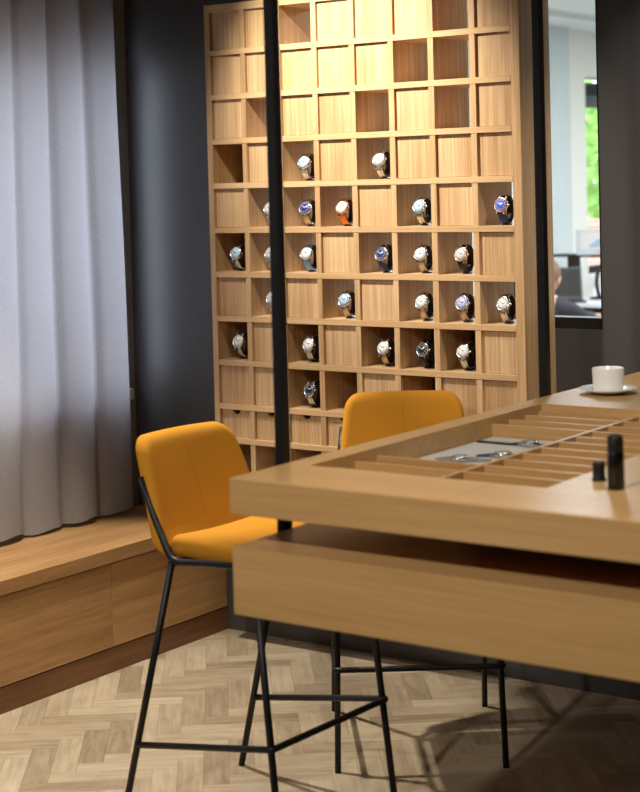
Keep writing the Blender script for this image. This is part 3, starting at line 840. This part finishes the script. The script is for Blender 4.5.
sel = [0, 14, 15, 16, 18, 19, 20]; ix = {k: i for i, k in enumerate(sel)}
skinned('trousers', [pts[k] for k in sel], [(ix[a], ix[c]) for a, c in edg if a in ix and c in ix], [rad[k]+.013 for k in sel], trou, per)
for s, xx in ((-1, -.18), (1, .07)):      # hands: a palm with five fingers each
    base = Vector(pts[9] if s < 0 else pts[13]); hp = [tuple(base), tuple(base+Vector((0, .05, -.004)))]; he = [(0, 1)]; hr_ = [.026, .030]
    for k in range(4):
        fx = -.024+.016*k; ln = (.060, .072, .068, .052)[k] if s > 0 else (.052, .068, .072, .060)[k]
        i0 = len(hp); hp += [tuple(base+Vector((fx, .085, .0))), tuple(base+Vector((fx*1.1, .085+ln*.55, .002))), tuple(base+Vector((fx*1.15, .085+ln, -.014)))]
        he += [(1, i0), (i0, i0+1), (i0+1, i0+2)]; hr_ += [.009, .008, .007]
    i0 = len(hp); hp += [tuple(base+Vector((-s*.036, .045, -.004))), tuple(base+Vector((-s*.046, .080, -.008)))]; he += [(0, i0), (i0, i0+1)]; hr_ += [.011, .009]
    skinned('hand', hp, he, hr_, skin, per, 1)
    lg = B(); p = pts[17] if s < 0 else pts[21]
    t_ = rounded_slab(.085, .25, .07, .035, .02, 3, 3); join(lg, t_, 0, Matrix.Translation((p[0], p[1]-.03, .036))); obj('shoe', lg, black_matte, per)
# their chair
oc = thing('office_chair', 'black office chair the seated person in the office sits on', 'chair', (PX, PY, 0), PR)
t_ = rounded_slab(.48, .46, .07, .06, .03, 4, 4); b = B(); join(b, t_, 0, Matrix.Translation((0, -.10, .362))); obj('seat', b, black_matte, oc)
t_ = rounded_slab(.44, .50, .05, .08, .02, 6, 6); b = B(); join(b, t_, 0, Matrix.Translation((0, -.475, .78)) @ Matrix.Rotation(PI/2-.12, 4, 'X')); obj('backrest', b, black_matte, oc)
b = B(); tube(b, bend([(0, -.12, .31), (0, -.50, .33), (0, -.515, .60)], .08), .022); obj('back_bracket', b, black_gloss, oc)
b = B(); tube(b, [(0, -.10, .07), (0, -.10, .33)], .028, 14); obj('column', b, black_gloss, oc)
for k in range(5):
    a = 2*PI*k/5+.3; e = Vector((math.cos(a)*.29, -.10+math.sin(a)*.29, .065))
    b = B(); tube(b, [(0, -.10, .085), tuple(e)], [.026, .018], 10); obj('leg', b, black_gloss, oc)
    b = B(); bmesh.ops.create_cone(b, cap_ends=True, segments=16, radius1=.029, radius2=.029, depth=.036, matrix=Matrix.Translation((e.x, e.y, .0295)) @ Matrix.Rotation(a+PI/2, 4, 'Z') @ Matrix.Rotation(PI/2, 4, 'Y')); obj('caster', b, black_matte, oc)

# outside the office window
def tree(label, x, y, h, r, m, seed, n):
    rnd = random.Random(seed)
    t = thing('leafy_tree', label, 'tree', (x, y, -.5), 0, 'trees outside the office window')
    b = B(); tube(b, [(0, 0, 0), (.03, .02, h*.35), (0, 0, h*.8)], [.12, .09, .03], 10); 
    for k in range(7):
        a = k*2.4; z = h*(.3+.07*k); tube(b, [(0, 0, z), (math.cos(a)*r*.6, math.sin(a)*r*.6, z+h*.16)], [.04, .012], 6)
    obj('trunk', b, plain('bark_%d' % seed, srgb(92, 76, 60), .9, bump=(30, .5)), t)
    b = B()
    for _ in range(n):
        while True:
            p = Vector((rnd.uniform(-1, 1), rnd.uniform(-1, 1), rnd.uniform(-1, 1)))
            if .35 < p.length < 1: break
        p = Vector((p.x*r, p.y*r, h*.58+p.z*h*.42))
        u = Vector((rnd.gauss(0, 1), rnd.gauss(0, 1), rnd.gauss(0, .6))).normalized(); v = u.orthogonal().normalized()
        s = rnd.uniform(.05, .10)
        b.faces.new([b.verts.new(p-u*s), b.verts.new(p+v*s*.55), b.verts.new(p+u*s), b.verts.new(p-v*s*.55)])
    obj('foliage', b, m, t)
lm1 = leaf_material('leaf_green', srgb(120, 172, 70), srgb(170, 206, 110)); lm2 = leaf_material('leaf_yellow_green', srgb(150, 190, 84), srgb(196, 220, 136))
tree('leafy green tree nearer outside the office window', -10.4, 20.6, 3.9, 1.5, lm1, 3, 5200)
tree('paler leafy tree farther behind outside the office window', -12.6, 26.5, 4.6, 2.0, lm2, 5, 5200)
b = B(); box(b, -9.2, -8.9, 13, 24, -.5, .98); box(b, -9.24, -8.86, 13, 24, .98, 1.04)
tag(obj('garden_wall', b, brick_material()), 'low red brick wall outside the office window below the trees', 'wall')
b = B(); box(b, -30, OX0-.2, -4, 40, -.6, -.5); struct('ground', b, plain('paving_pale', srgb(170, 168, 160), .9, noise=(4, .15)))

# ------------------------------------------------------------------ light
W = bpy.data.worlds.new('overcast sky'); bpy.context.scene.world = W; W.use_nodes = True
nt = W.node_tree; bg = nt.nodes['Background']
bg.inputs[0].default_value = (.73, .83, 1.0, 1); bg.inputs[1].default_value = 6.4

def spot(name, loc, target, power, size, blend, rad, col):
    l = bpy.data.lights.new(name, 'SPOT'); l.energy = power; l.spot_size = math.radians(size); l.spot_blend = blend
    l.shadow_soft_size = rad; l.color = col
    o = bpy.data.objects.new(name, l); C.objects.link(o); o.location = loc
    o.rotation_euler = (Vector(target)-Vector(loc)).to_track_quat('-Z', 'Y').to_euler(); return o
WARM = (1.0, .92, .80)
spot('ceiling_spot_bench', (-3.42, 3.68, 2.70), (-3.30, 3.47, 0), 290, 54, .40, .03, WARM)
spot('ceiling_spot_cabinet', (-3.12, 3.45, 2.70), (-2.95, 4.36, 1.82), 270, 60, 1.0, .03, WARM)
spot('ceiling_spot_table', (-1.25, 2.9, 2.70), (-1.3, 3.0, 1.0), 62, 110, .8, .05, WARM)
spot('fill_spot_corner', (-1.3, 3.75, 2.70), (-1.85, 4.5, 1.5), 80, 54, .8, .05, WARM)  # added fill spot, brightens the cabinet side and the wall beside it
spot('ceiling_spot_window', (-2.9, 2.0, 2.70), (-3.62, 2.95, 0.1), 180, 46, .7, .04, WARM)
spot('ceiling_spot_entry', (-1.8, .3, 2.70), (-1.6, 2.3, 0.7), 250, 84, .8, .08, WARM)
def area(name, loc, sx, sy, power, col):
    l = bpy.data.lights.new(name, 'AREA'); l.shape = 'RECTANGLE'; l.size = sx; l.size_y = sy; l.energy = power; l.color = col
    o = bpy.data.objects.new(name, l); C.objects.link(o); o.location = loc; return o
for y in (6.6, 9.2, 12.0): area('office_ceiling_panel', (-3.2, y, 2.72), 1.2, .6, 110, (.93, .98, 1.0))

# ------------------------------------------------------------------ camera
cam = bpy.data.cameras.new('camera'); co = bpy.data.objects.new('camera', cam); C.objects.link(co)
yaw, pitch, roll = .6200989544616834, .03591784952836229, .02613029708318835
r_ = Vector((math.cos(yaw), math.sin(yaw), 0)); f_ = Vector((-math.sin(yaw), math.cos(yaw), 0)); d_ = Vector((0, 0, -1))
f2 = f_*math.cos(pitch)+d_*math.sin(pitch); d2 = -f_*math.sin(pitch)+d_*math.cos(pitch)
r3 = r_*math.cos(roll)+d2*math.sin(roll); d3 = -r_*math.sin(roll)+d2*math.cos(roll)
mw = Matrix((r3, -d3, -f2)).transposed().to_4x4(); mw.translation = (0, 0, 1.6)
co.matrix_world = mw
cam.sensor_fit = 'AUTO'; cam.sensor_width = 36; cam.lens = 1638.821/792*36
cam.shift_y = -(396-240.983)/792
cam.clip_start = .05; cam.clip_end = 200
cam.dof.use_dof = True; cam.dof.focus_distance = 5.0; cam.dof.aperture_fstop = 4.0
sc = bpy.context.scene
sc.camera = co
sc.view_settings.view_transform = 'Standard'; sc.view_settings.look = 'None'
sc.view_settings.exposure = 0; sc.view_settings.gamma = 1
try: sc.cycles.use_denoising = True
except Exception: pass
